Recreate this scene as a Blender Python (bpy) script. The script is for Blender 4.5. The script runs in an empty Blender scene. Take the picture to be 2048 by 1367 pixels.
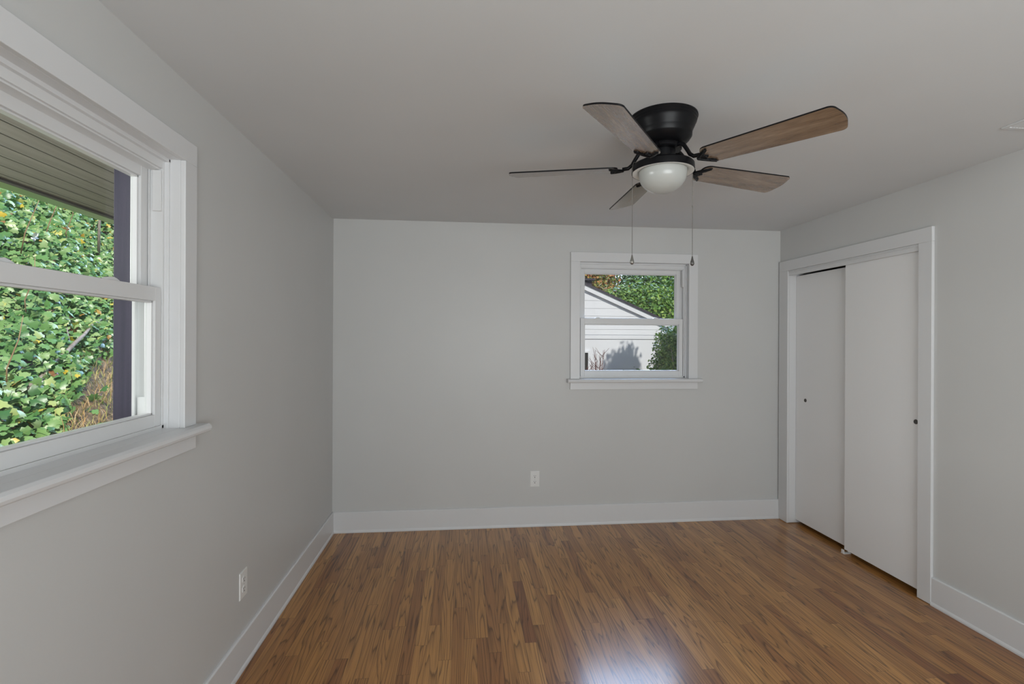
import bpy, bmesh, math, random
import numpy as np
from mathutils import Vector, Matrix

C = bpy.context.scene.collection
SC = bpy.context.scene
PI = math.pi
random.seed(7)
rng = np.random.default_rng(11)

# ------------------------------------------------------------------ camera
XL, XR, D, BACK, H = -1.0028, 2.689, 3.9377, -1.7, 2.44
FPX, YAW, ROLL, CYO, CAMZ = 982.9071, 0.1, 0.0046, -6.6191, 1.5138
cam_data = bpy.data.cameras.new('camera')
cam = bpy.data.objects.new('camera', cam_data); C.objects.link(cam)
cam_data.sensor_width = 36.0
cam_data.lens = FPX / 2048 * 36.0
cam_data.shift_y = CYO / 2048
cam_data.clip_start = 0.02
fwd = Vector((math.sin(YAW), math.cos(YAW), 0))
r0 = Vector((math.cos(YAW), -math.sin(YAW), 0)); u0 = r0.cross(fwd)
rgt = math.cos(ROLL) * r0 + math.sin(ROLL) * u0
upv = -math.sin(ROLL) * r0 + math.cos(ROLL) * u0
m = Matrix((rgt, upv, -fwd)).transposed().to_4x4()
m.translation = Vector((0, 0, CAMZ))
cam.matrix_world = m
SC.camera = cam

# ------------------------------------------------------------------ world, sun, fill lamps, exposure
vs = SC.view_settings
vs.view_transform = 'Standard'; vs.look = 'None'; vs.exposure = 0.0; vs.gamma = 1.0
vs.use_curve_mapping = False
SKY, SUN, BACKLIGHT, SIDELIGHT, SKY_GLOW = 0.5, 4.6, 119.0, 54.0, 36.0

world = bpy.data.worlds.new('sky'); SC.world = world; world.use_nodes = True
wt = world.node_tree; wt.nodes.clear()
def wn(t, **k):
    n = wt.nodes.new(t)
    for a, b in k.items(): setattr(n, a, b)
    return n
wo = wn('ShaderNodeOutputWorld'); bg = wn('ShaderNodeBackground')
tc = wn('ShaderNodeTexCoord'); sep = wn('ShaderNodeSeparateXYZ')
wt.links.new(tc.outputs['Generated'], sep.inputs[0])
ramp = wn('ShaderNodeValToRGB')
ramp.color_ramp.elements[0].position = 0.0; ramp.color_ramp.elements[0].color = (0.80, 0.88, 1.0, 1)
ramp.color_ramp.elements[1].position = 0.8; ramp.color_ramp.elements[1].color = (0.30, 0.52, 0.95, 1)
wt.links.new(sep.outputs['Z'], ramp.inputs[0])
dot = wn('ShaderNodeVectorMath', operation='DOT_PRODUCT')          # unseen bright sky patch, added for the sheen on the floor
cdir = Vector((0.30, 0.80, 0.50)).normalized(); dot.inputs[1].default_value = cdir
wt.links.new(tc.outputs['Generated'], dot.inputs[0])
nz = wn('ShaderNodeTexNoise'); nz.inputs['Scale'].default_value = 3.0; nz.inputs['Detail'].default_value = 4
wt.links.new(tc.outputs['Generated'], nz.inputs['Vector'])
mr = wn('ShaderNodeMapRange', interpolation_type='SMOOTHSTEP')
mr.inputs['From Min'].default_value = 0.90; mr.inputs['From Max'].default_value = 0.985
wt.links.new(dot.outputs['Value'], mr.inputs['Value'])
mul = wn('ShaderNodeMath', operation='MULTIPLY'); wt.links.new(mr.outputs[0], mul.inputs[0]); wt.links.new(nz.outputs['Fac'], mul.inputs[1])
mul2 = wn('ShaderNodeMath', operation='MULTIPLY_ADD'); mul2.inputs[1].default_value = SKY_GLOW; mul2.inputs[2].default_value = SKY
wt.links.new(mul.outputs[0], mul2.inputs[0])
wt.links.new(ramp.outputs[0], bg.inputs['Color']); wt.links.new(mul2.outputs[0], bg.inputs['Strength'])
wt.links.new(bg.outputs[0], wo.inputs[0])

def aim(o, d):
    o.rotation_euler = Vector(d).to_track_quat('-Z', 'Y').to_euler()
def light(name, kind, loc, d, energy, color, **k):
    l = bpy.data.lights.new(name, kind); o = bpy.data.objects.new(name, l); C.objects.link(o)
    l.energy = energy; l.color = color; o.location = loc; aim(o, d)
    for a, b in k.items(): setattr(l, a, b)
    return o
light('sun', 'SUN', (6, -8, 10), (-0.35, 0.75, -0.95), SUN, (1.0, 0.95, 0.86), angle=0.009)
# added fill lamps: one outside the back opening, one outside the left window
light('fill_back', 'AREA', (0.95, BACK - 0.22, 1.30), (0.0, 1.0, 1.0), BACKLIGHT, (0.94, 0.99, 1.0),
      shape='RECTANGLE', size=2.6, size_y=1.7)
light('fill_side', 'AREA', (-3.0, 1.05, 1.85), (1.0, 0.26, -0.12), SIDELIGHT, (0.97, 0.99, 1.0),
      shape='RECTANGLE', size=0.9, size_y=0.8)

# ------------------------------------------------------------------ helpers
def tag(o, label=None, cat=None, group=None, kind=None):
    if label: o['label'] = label
    if cat: o['category'] = cat
    if group: o['group'] = group
    if kind: o['kind'] = kind
    return o
def empty(name, loc=(0, 0, 0), rz=0, **k):
    o = bpy.data.objects.new(name, None); C.objects.link(o)
    o.location = loc; o.rotation_euler = (0, 0, rz); o.empty_display_size = 0.1
    return tag(o, **k)
def obj(name, bm, mats, parent=None, bevel=0, smooth=False, seg=2, **k):
    me = bpy.data.meshes.new(name)
    bmesh.ops.recalc_face_normals(bm, faces=bm.faces[:])
    bm.to_mesh(me); bm.free()
    o = bpy.data.objects.new(name, me); C.objects.link(o)
    for mm in (mats if isinstance(mats, (list, tuple)) else [mats]): me.materials.append(mm)
    if smooth:
        for p in me.polygons: p.use_smooth = True
        if smooth != True: me.set_sharp_from_angle(angle=smooth)
    if bevel:
        b = o.modifiers.new('bevel', 'BEVEL'); b.width = bevel; b.segments = seg; b.limit_method = 'ANGLE'; b.angle_limit = 0.7
    if parent: o.parent = parent
    return tag(o, **k)
def B(): return bmesh.new()
def bx(bm, x0, x1, y0, y1, z0, z1, mi=0):
    vv = [bm.verts.new((x, y, z)) for z in (z0, z1) for x, y in ((x0, y0), (x1, y0), (x1, y1), (x0, y1))]
    for f in ((0, 3, 2, 1), (4, 5, 6, 7), (0, 1, 5, 4), (1, 2, 6, 5), (2, 3, 7, 6), (3, 0, 4, 7)):
        bm.faces.new([vv[i] for i in f]).material_index = mi
    return bm
def prism(bm, pts, axis, a, b, mi=0):
    """extrude a closed 2-D outline along an axis ('x','y','z') from a to b"""
    def P(p, t):
        return {'x': (t, p[0], p[1]), 'y': (p[0], t, p[1]), 'z': (p[0], p[1], t)}[axis]
    lo = [bm.verts.new(P(p, a)) for p in pts]; hi = [bm.verts.new(P(p, b)) for p in pts]
    n = len(pts)
    bm.faces.new(lo).material_index = mi; bm.faces.new(hi[::-1]).material_index = mi
    for i in range(n):
        bm.faces.new((lo[i], hi[i], hi[(i + 1) % n], lo[(i + 1) % n])).material_index = mi
    return bm
def lathe(bm, prof, c=(0, 0, 0), n=48, mi=0):
    rings = []
    for r, z in prof:
        if r < 1e-5: rings.append([bm.verts.new((c[0], c[1], c[2] + z))])
        else: rings.append([bm.verts.new((c[0] + r * math.cos(2 * PI * i / n), c[1] + r * math.sin(2 * PI * i / n), c[2] + z)) for i in range(n)])
    for a, b in zip(rings, rings[1:]):
        for i in range(n):
            j = (i + 1) % n
            q = [a[0] if len(a) == 1 else a[i], a[0] if len(a) == 1 else a[j], b[0] if len(b) == 1 else b[j], b[0] if len(b) == 1 else b[i]]
            q2 = []
            for v in q:
                if v not in q2: q2.append(v)
            if len(q2) > 2: bm.faces.new(q2).material_index = mi
    return bm
def tube(bm, pts, r, n=8, mi=0):
    pts = [Vector(p) for p in pts]
    rr = r if isinstance(r, (list, tuple)) else [r] * len(pts)
    rings = []; up = None
    for i, p in enumerate(pts):
        d = (pts[min(i + 1, len(pts) - 1)] - pts[max(i - 1, 0)]).normalized()
        if up is None: up = d.orthogonal().normalized()
        up = (up - d * up.dot(d)).normalized(); s = d.cross(up)
        rings.append([bm.verts.new(p + rr[i] * (math.cos(2 * PI * k / n) * up + math.sin(2 * PI * k / n) * s)) for k in range(n)])
    for a, b in zip(rings, rings[1:]):
        for k in range(n):
            bm.faces.new((a[k], a[(k + 1) % n], b[(k + 1) % n], b[k])).material_index = mi
    bm.faces.new(rings[0][::-1]).material_index = mi; bm.faces.new(rings[-1]).material_index = mi
    return bm
def ball(bm, c, r, sub=1, sz=1.0):
    g = bmesh.ops.create_icosphere(bm, subdivisions=sub, radius=r)
    for v in g['verts']: v.co = Vector((v.co.x, v.co.y, v.co.z * sz)) + Vector(c)
def raw_mesh(name, V, F, mats, parent=None, smooth=False, **k):
    me = bpy.data.meshes.new(name); me.from_pydata(V, [], F); me.update()
    o = bpy.data.objects.new(name, me); C.objects.link(o)
    for mm in (mats if isinstance(mats, (list, tuple)) else [mats]): me.materials.append(mm)
    if smooth: me.shade_smooth()
    if parent: o.parent = parent
    return tag(o, **k)

# ------------------------------------------------------------------ materials
def mat(name, col=(0.8, 0.8, 0.8), rough=0.5, spec=0.5, metal=0.0, coat=0.0, coat_rough=0.1):
    mm = bpy.data.materials.new(name); mm.use_nodes = True
    b = mm.node_tree.nodes['Principled BSDF']
    b.inputs['Base Color'].default_value = (*col, 1); b.inputs['Roughness'].default_value = rough
    b.inputs['Specular IOR Level'].default_value = spec; b.inputs['Metallic'].default_value = metal
    b.inputs['Coat Weight'].default_value = coat; b.inputs['Coat Roughness'].default_value = coat_rough
    return mm
class NT:
    def __init__(s, mm): s.t = mm.node_tree; s.b = s.t.nodes['Principled BSDF']
    def n(s, t, ins=None, **k):
        nd = s.t.nodes.new(t)
        for a, b in k.items(): setattr(nd, a, b)
        for a, b in (ins or {}).items():
            if hasattr(b, 'is_output'): s.t.links.new(b, nd.inputs[a])
            else: nd.inputs[a].default_value = b
        return nd
    def math(s, op, a, b=0.0, c=0.0): return s.n('ShaderNodeMath', {0: a, 1: b, 2: c}, operation=op).outputs[0]
    def link(s, a, b): s.t.links.new(a, b)
    def ramp(s, fac, stops, interp='LINEAR'):
        r = s.n('ShaderNodeValToRGB', {0: fac}); cr = r.color_ramp; cr.interpolation = interp
        while len(cr.elements) < len(stops): cr.elements.new(0.5)
        for e, (p, c) in zip(cr.elements, stops): e.position = p; e.color = (*c, 1)
        return r.outputs[0]
    def bump(s, h, strength, dist=0.002):
        n = s.n('ShaderNodeBump', {'Height': h, 'Strength': strength, 'Distance': dist})
        s.link(n.outputs[0], s.b.inputs['Normal'])
def paint(name, col, rough, spec=0.5, scale=260, bump=0.08, var=0.02):
    mm = mat(name, col, rough, spec); t = NT(mm)
    tc = t.n('ShaderNodeTexCoord').outputs['Object']
    nz = t.n('ShaderNodeTexNoise', {'Vector': tc, 'Scale': scale, 'Detail': 2.0}).outputs['Fac']
    big = t.n('ShaderNodeTexNoise', {'Vector': tc, 'Scale': 1.3, 'Detail': 3.0}).outputs['Fac']
    lo = tuple(c * (1 - var) for c in col); hi = tuple(min(1, c * (1 + var)) for c in col)
    t.link(t.ramp(big, [(0.3, lo), (0.7, hi)]), t.b.inputs['Base Color'])
    t.bump(nz, bump, 0.001)
    return mm
M = {}
M['wall'] = paint('wall_paint', (0.595, 0.597, 0.59), 0.42, 0.45)
M['ceiling'] = paint('ceiling_paint', (0.675, 0.69, 0.70), 0.6, 0.3)
M['trim'] = paint('white_trim_paint', (0.705, 0.71, 0.72), 0.32, 0.5, 40, 0.03, 0.008)
M['door'] = paint('white_door_paint', (0.86, 0.86, 0.865), 0.38, 0.5, 30, 0.04, 0.01)
M['vinyl'] = mat('white_vinyl', (0.72, 0.725, 0.73), 0.3)
M['black'] = mat('black_enamel', (0.005, 0.005, 0.006), 0.36, 0.18)
M['dark_slot'] = mat('dark_slot', (0.02, 0.02, 0.02), 0.6)
M['steel'] = mat('steel', (0.55, 0.55, 0.55), 0.35, metal=1.0)
M['bronze'] = mat('dark_bronze', (0.10, 0.095, 0.09), 0.4, metal=0.7)
M['chain'] = mat('chain_metal', (0.22, 0.21, 0.19), 0.35, metal=0.8)
M['plastic'] = mat('outlet_plastic', (0.80, 0.80, 0.79), 0.35)
M['glass_white'] = mat('frosted_glass', (0.45, 0.46, 0.44), 0.25, 0.5)
M['lip'] = mat('white_enamel', (0.82, 0.84, 0.82), 0.3)
M['gutter'] = mat('gutter_metal', (0.50, 0.48, 0.42), 0.28, metal=0.9)
M['navy'] = mat('navy_stain', (0.055, 0.052, 0.10), 0.6)
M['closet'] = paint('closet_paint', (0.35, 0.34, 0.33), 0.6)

def pane_material():
    mm = bpy.data.materials.new('window_glass'); mm.use_nodes = True; t = mm.node_tree; t.nodes.clear()
    o = t.nodes.new('ShaderNodeOutputMaterial'); mix = t.nodes.new('ShaderNodeMixShader')
    tr = t.nodes.new('ShaderNodeBsdfTransparent'); gl = t.nodes.new('ShaderNodeBsdfGlossy'); lw = t.nodes.new('ShaderNodeLayerWeight'); pw = t.nodes.new('ShaderNodeMath'); fr = t.nodes.new('ShaderNodeMath')
    tr.inputs[0].default_value = (0.97, 0.985, 0.975, 1); gl.inputs['Roughness'].default_value = 0.0
    lw.inputs[0].default_value = 0.5; pw.operation = 'POWER'; pw.inputs[1].default_value = 5.0; fr.operation = 'MULTIPLY_ADD'; fr.inputs[1].default_value = 0.6; fr.inputs[2].default_value = 0.025
    t.links.new(lw.outputs['Facing'], pw.inputs[0]); t.links.new(pw.outputs[0], fr.inputs[0])
    t.links.new(fr.outputs[0], mix.inputs[0]); t.links.new(tr.outputs[0], mix.inputs[1]); t.links.new(gl.outputs[0], mix.inputs[2])
    t.links.new(mix.outputs[0], o.inputs[0]); return mm
M['pane'] = pane_material()

def floor_material():
    mm = mat('oak_strip_floor', (0.3, 0.15, 0.06), 0.3, 0.5); t = NT(mm)
    W, X0 = 0.0605, -0.8935
    tc = t.n('ShaderNodeTexCoord').outputs['Object']
    s = t.n('ShaderNodeSeparateXYZ', {0: tc}); x, y = s.outputs[0], s.outputs[1]
    u = t.math('DIVIDE', t.math('SUBTRACT', x, X0), W); row = t.math('FLOOR', u); fu = t.math('FRACT', u)
    r1 = t.n('ShaderNodeTexWhiteNoise', {'W': row}, noise_dimensions='1D').outputs['Value']
    ln = t.math('MULTIPLY_ADD', r1, 0.55, 0.62)
    v = t.math('ADD', t.math('DIVIDE', y, ln), t.math('MULTIPLY', r1, 37.3)); seg = t.math('FLOOR', v); fv = t.math('FRACT', v)
    cid = t.n('ShaderNodeCombineXYZ', {0: row, 1: seg, 2: 3.0}).outputs[0]
    wn_ = t.n('ShaderNodeTexWhiteNoise', {'Vector': cid}, noise_dimensions='3D')
    rid, rcol = wn_.outputs['Value'], wn_.outputs['Color']
    base = t.ramp(rid, [(0.0, (0.18, 0.056, 0.022)), (0.05, (0.30, 0.120, 0.034)), (0.35, (0.40, 0.182, 0.052)), (0.7, (0.47, 0.222, 0.064)), (1.0, (0.54, 0.268, 0.082))])
    # cathedral grain: contour lines of a noise stretched along the board
    off = t.math('MULTIPLY', rid, 91.7)
    gx = t.math('MULTIPLY_ADD', x, 11.0, off); gy = t.math('MULTIPLY_ADD', y, 0.62, off)
    gv = t.n('ShaderNodeCombineXYZ', {0: gx, 1: gy, 2: off}).outputs[0]
    ns = t.n('ShaderNodeTexNoise', {'Vector': gv, 'Scale': 1.0, 'Detail': 2.5, 'Roughness': 0.45}).outputs['Fac']
    ring = t.math('FRACT', t.math('MULTIPLY', ns, 15.0))
    ringm = t.ramp(ring, [(0.0, (0.40, 0.38, 0.36)), (0.14, (0.80, 0.79, 0.78)), (0.55, (1.06, 1.06, 1.06)), (0.90, (0.98, 0.98, 0.98)), (1.0, (0.40, 0.38, 0.36))])
    fv3 = t.n('ShaderNodeCombineXYZ', {0: t.math('MULTIPLY', x, 300.0), 1: t.math('MULTIPLY', y, 3.5), 2: off}).outputs[0]
    pore = t.n('ShaderNodeTexNoise', {'Vector': fv3, 'Scale': 1.0, 'Detail': 2.0}).outputs['Fac']
    porem = t.ramp(pore, [(0.34, (0.66, 0.66, 0.66)), (0.50, (1.02, 1.02, 1.02))])
    m1 = t.n('ShaderNodeMix', {'Factor': 1.0, 6: base, 7: ringm}, data_type='RGBA', blend_type='MULTIPLY').outputs[2]
    m2 = t.n('ShaderNodeMix', {'Factor': 0.8, 6: m1, 7: porem}, data_type='RGBA', blend_type='MULTIPLY').outputs[2]
    # joints
    eu = t.math('MINIMUM', fu, t.math('SUBTRACT', 1.0, fu)); ev = t.math('MULTIPLY', t.math('MINIMUM', fv, t.math('SUBTRACT', 1.0, fv)), 12.0)
    e = t.math('MINIMUM', eu, ev)
    jm = t.n('ShaderNodeMapRange', {'Value': e, 'From Min': 0.0, 'From Max': 0.022, 'To Min': 0.45, 'To Max': 1.0}).outputs[0]
    jc = t.n('ShaderNodeCombineColor', {0: jm, 1: jm, 2: jm}).outputs[0]
    m3 = t.n('ShaderNodeMix', {'Factor': 1.0, 6: m2, 7: jc}, data_type='RGBA', blend_type='MULTIPLY').outputs[2]
    t.link(m3, t.b.inputs['Base Color'])
    hgt = t.math('ADD', t.math('MULTIPLY', jm, 1.0), t.math('ADD', t.math('MULTIPLY', pore, 0.22), t.math('MULTIPLY', rid, 0.5)))
    t.bump(hgt, 0.10, 0.0012)
    t.b.inputs['Roughness'].default_value = 0.30; t.b.inputs['IOR'].default_value = 1.5
    t.b.inputs['Coat Weight'].default_value = 0.4; t.b.inputs['Specular IOR Level'].default_value = 0.35; t.b.inputs['Coat Roughness'].default_value = 0.17; t.b.inputs['Coat IOR'].default_value = 1.55
    return mm
M['floor'] = floor_material()

def wood_blade():
    mm = mat('grey_brown_wood', (0.2, 0.14, 0.1), 0.3); t = NT(mm)
    tc = t.n('ShaderNodeTexCoord').outputs['Object']
    mp = t.n('ShaderNodeMapping', {'Vector': tc, 'Scale': (3.0, 26.0, 8.0)}).outputs[0]
    n1 = t.n('ShaderNodeTexNoise', {'Vector': mp, 'Scale': 1.0, 'Detail': 5.0, 'Roughness': 0.6}).outputs['Fac']
    mp2 = t.n('ShaderNodeMapping', {'Vector': tc, 'Scale': (22.0, 330.0, 8.0)}).outputs[0]
    n2 = t.n('ShaderNodeTexNoise', {'Vector': mp2, 'Scale': 1.0, 'Detail': 2.0}).outputs['Fac']
    c = t.ramp(n1, [(0.28, (0.095, 0.057, 0.035)), (0.45, (0.20, 0.135, 0.087)), (0.7, (0.30, 0.212, 0.142))])
    f = t.ramp(n2, [(0.35, (0.72, 0.72, 0.72)), (0.6, (1.05, 1.05, 1.05))])
    t.link(t.n('ShaderNodeMix', {'Factor': 0.9, 6: c, 7: f}, data_type='RGBA', blend_type='MULTIPLY').outputs[2], t.b.inputs['Base Color'])
    t.b.inputs['Roughness'].default_value = 0.22; t.b.inputs['IOR'].default_value = 2.8
    t.bump(n2, 0.25, 0.0006)
    return mm
M['blade'] = wood_blade()

def island_leaf(name, stops, rough=0.5, spec=0.4, transl=0.25):
    mm = mat(name, stops[0][1], rough, spec); t = NT(mm)
    r = t.n('ShaderNodeNewGeometry').outputs['Random Per Island']
    c = t.ramp(r, stops); t.link(c, t.b.inputs['Base Color'])
    if transl:
        o = t.t.nodes['Material Output']; tr = t.n('ShaderNodeBsdfTranslucent', {'Color': c}); mx = t.n('ShaderNodeMixShader', {0: transl})
        t.link(t.b.outputs[0], mx.inputs[1]); t.link(tr.outputs[0], mx.inputs[2]); t.link(mx.outputs[0], o.inputs[0])
    return mm
M['ivy'] = island_leaf('ivy_leaf', [(0.0, (0.06, 0.17, 0.055)), (0.3, (0.13, 0.29, 0.085)), (0.6, (0.21, 0.37, 0.12)), (0.88, (0.34, 0.48, 0.20)), (0.965, (0.46, 0.54, 0.18)), (0.985, (0.70, 0.50, 0.04)), (1.0, (0.30, 0.14, 0.06))], 0.36, 0.5, 0.10)
M['grass'] = island_leaf('dry_grass_blade', [(0.0, (0.22, 0.34, 0.07)), (0.25, (0.42, 0.44, 0.14)), (0.5, (0.62, 0.47, 0.22)), (0.75, (0.62, 0.36, 0.17)), (1.0, (0.78, 0.62, 0.38))], 0.6)
M['leaf_green'] = island_leaf('green_leaf', [(0.0, (0.05, 0.13, 0.02)), (0.5, (0.13, 0.27, 0.04)), (1.0, (0.30, 0.42, 0.08))], 0.5)
M['leaf_dark'] = island_leaf('dark_green_leaf', [(0.0, (0.03, 0.09, 0.025)), (0.5, (0.08, 0.17, 0.04)), (1.0, (0.18, 0.30, 0.07))], 0.45)
M['leaf_autumn'] = island_leaf('autumn_leaf', [(0.0, (0.10, 0.17, 0.03)), (0.4, (0.24, 0.30, 0.06)), (0.65, (0.42, 0.24, 0.06)), (1.0, (0.50, 0.16, 0.07))], 0.5)
def noise_mat(name, stops, scale, rough=0.8, sx=(1, 1, 1), bump=0.0):
    mm = mat(name, stops[0][1], rough, 0.3); t = NT(mm)
    tc = t.n('ShaderNodeTexCoord').outputs['Object']
    mp = t.n('ShaderNodeMapping', {'Vector': tc, 'Scale': sx}).outputs[0]
    nz = t.n('ShaderNodeTexNoise', {'Vector': mp, 'Scale': scale, 'Detail': 6.0, 'Roughness': 0.6}).outputs['Fac']
    t.link(t.ramp(nz, stops), t.b.inputs['Base Color'])
    if bump: t.bump(nz, bump, 0.02)
    return mm
M['soil'] = noise_mat('leaf_litter', [(0.3, (0.05, 0.036, 0.020)), (0.5, (0.17, 0.115, 0.06)), (0.7, (0.38, 0.26, 0.15))], 18, bump=0.6)
M['bark'] = noise_mat('bark', [(0.3, (0.20, 0.155, 0.12)), (0.7, (0.46, 0.40, 0.35))], 20, sx=(1, 1, 0.3))
M['twig'] = noise_mat('twig', [(0.3, (0.06, 0.02, 0.025)), (0.7, (0.16, 0.07, 0.06))], 20)
M['vine'] = noise_mat('vine_stem', [(0.3, (0.28, 0.17, 0.09)), (0.7, (0.50, 0.34, 0.20))], 20)
M['petal'] = mat('white_petal', (0.85, 0.84, 0.80), 0.5)
M['shingle'] = noise_mat('asphalt_shingle', [(0.3, (0.025, 0.022, 0.035)), (0.7, (0.07, 0.06, 0.08))], 30)
M['ext_white'] = paint('exterior_white', (0.66, 0.665, 0.71), 0.5, 0.3, 60, 0.05, 0.01)
M['navy_wood'] = noise_mat('navy_wood', [(0.3, (0.026, 0.024, 0.050)), (0.7, (0.050, 0.042, 0.075))], 1.0, 0.6, (60, 60, 1.5))
M['siding'] = noise_mat('house_siding', [(0.3, (0.16, 0.15, 0.14)), (0.7, (0.20, 0.19, 0.18))], 6)

def soffit_material():
    mm = mat('soffit_boards', (0.42, 0.41, 0.34), 0.55, 0.3); t = NT(mm)
    tc = t.n('ShaderNodeTexCoord').outputs['Object']
    s = t.n('ShaderNodeSeparateXYZ', {0: tc}); x, y = s.outputs[0], s.outputs[1]
    u = t.math('DIVIDE', x, 0.105); row = t.math('FLOOR', u); fu = t.math('FRACT', u)
    r1 = t.n('ShaderNodeTexWhiteNoise', {'W': row}, noise_dimensions='1D').outputs['Value']
    v = t.math('ADD', t.math('DIVIDE', y, 2.6), t.math('MULTIPLY', r1, 7.0)); fv = t.math('FRACT', v)
    e = t.math('MINIMUM', t.math('MINIMUM', fu, t.math('SUBTRACT', 1.0, fu)), t.math('MULTIPLY', fv, 30.0))
    jm = t.n('ShaderNodeMapRange', {'Value': e, 'From Min': 0.0, 'From Max': 0.07, 'To Min': 0.0, 'To Max': 1.0}).outputs[0]
    mp = t.n('ShaderNodeMapping', {'Vector': tc, 'Scale': (30, 1.5, 1)}).outputs[0]
    nz = t.n('ShaderNodeTexNoise', {'Vector': mp, 'Scale': 1.0, 'Detail': 4.0}).outputs['Fac']
    c = t.ramp(nz, [(0.3, (0.33, 0.295, 0.265)), (0.7, (0.44, 0.40, 0.36))])
    t.link(t.n('ShaderNodeMix', {'Factor': jm, 6: (0.10, 0.095, 0.09, 1), 7: c}, data_type='RGBA').outputs[2], t.b.inputs['Base Color'])
    t.bump(jm, 0.5, 0.006)
    return mm
M['soffit'] = soffit_material()

# ------------------------------------------------------------------ room shell
TH = 0.17
WZ0, WZ1, WH = 1.19, 2.148, 0.4665          # window opening: sill, head, half width
LWY, FWX = 1.397, 1.410                      # centres of the left and the far window
def wall_with_hole(bm, axis, lo, hi, a0, a1, h0, h1, z0, z1, ztop=H):
    """box wall between lo..hi across its thickness, a0..a1 along it, hole h0..h1 x z0..z1"""
    def b(p0, p1, q0, q1):
        if p1 - p0 > 1e-6 and q1 - q0 > 1e-6:
            if axis == 'x': bx(bm, lo, hi, p0, p1, q0, q1)
            else: bx(bm, p0, p1, lo, hi, q0, q1)
    b(a0, h0, 0, ztop); b(h1, a1, 0, ztop); b(h0, h1, 0, z0); b(h0, h1, z1, ztop)
    return bm
ST = dict(kind='structure')
obj('floor', bx(B(), XL - TH, XR + 0.75, BACK - TH, D + TH, -0.12, 0), M['floor'], label='brown oak strip floor with glossy varnish', cat='floor', **ST)
obj('ceiling', bx(B(), XL - TH, XR + 0.75, BACK - TH, D + TH, H, H + 0.12), M['ceiling'], label='plain pale grey ceiling carrying the fan', cat='ceiling', **ST)
obj('wall_left', wall_with_hole(B(), 'x', XL - TH, XL, BACK - TH, D + TH, LWY - WH, LWY + WH, WZ0 - 0.02, WZ1), M['wall'], label='pale grey left wall with the larger looking window', cat='wall', **ST)
obj('wall_far', wall_with_hole(B(), 'y', D, D + TH, XL, XR + 0.75, FWX - WH, FWX + WH, WZ0 - 0.02, WZ1), M['wall'], label='pale grey far wall with the small window', cat='wall', **ST)
CY0, CY1, CZ = 2.645, 3.815, 2.085           # closet opening
wr = B(); bx(wr, XR, XR + 0.12, BACK, CY0 - 0.013, 0, H); bx(wr, XR, XR + 0.12, CY1 + 0.013, D, 0, H); bx(wr, XR, XR + 0.12, CY0 - 0.013, CY1 + 0.013, CZ, H)
obj('wall_right', wr, M['wall'], label='pale grey right wall around the closet', cat='wall', **ST)
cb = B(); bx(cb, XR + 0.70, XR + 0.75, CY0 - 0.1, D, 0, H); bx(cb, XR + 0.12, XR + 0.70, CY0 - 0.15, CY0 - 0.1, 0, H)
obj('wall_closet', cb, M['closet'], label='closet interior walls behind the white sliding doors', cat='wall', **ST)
obj('wall_back', wall_with_hole(B(), 'y', BACK - TH, BACK, XL, XR + 0.12, -0.40, 2.30, 0.40, 2.20), M['wall'], label='pale grey wall behind the camera with a wide opening added for the fill lamp', cat='wall', **ST)
# made-up slab, out of view, keeps the sun out of the back opening
obj('sun_blocker', bx(B(), XL - 1.0, XR + 2.0, BACK - 3.2, BACK - TH, 2.46, 2.58), M['ext_white'], label='unseen white slab added behind the room to block the sun', cat='roof', **ST)

# baseboards with shoe moulding
def baseboard(name, along, a0, a1, face, sgn, label):
    bm = B(); hb, tb, sh = 0.162, 0.014, 0.021
    prof = [(0, 0), (sgn * sh, 0), (sgn * sh, 0.010), (sgn * (sh - 0.003), 0.017), (sgn * tb, 0.0215), (sgn * tb, hb - 0.006), (sgn * (tb - 0.005), hb), (0, hb)]
    pts = [(face + p, z) for p, z in prof]
    if along == 'x': prism(bm, pts, 'x', a0, a1)
    else: prism(bm, pts, 'y', a0, a1)
    return obj(name, bm, M['trim'], bevel=0.0012, label=label, cat='baseboard', **ST)
baseboard('baseboard_left', 'y', BACK, D, XL, 1, 'white baseboard along the left wall')
baseboard('baseboard_far', 'x', XL, XR, D, -1, 'white baseboard along the far wall under the window')
baseboard('baseboard_right', 'y', BACK, CY0 - 0.085, XR, -1, 'white baseboard along the right wall in front of the closet')
baseboard('baseboard_back', 'x', XL, XR, BACK, 1, 'white baseboard behind the camera')

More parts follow.
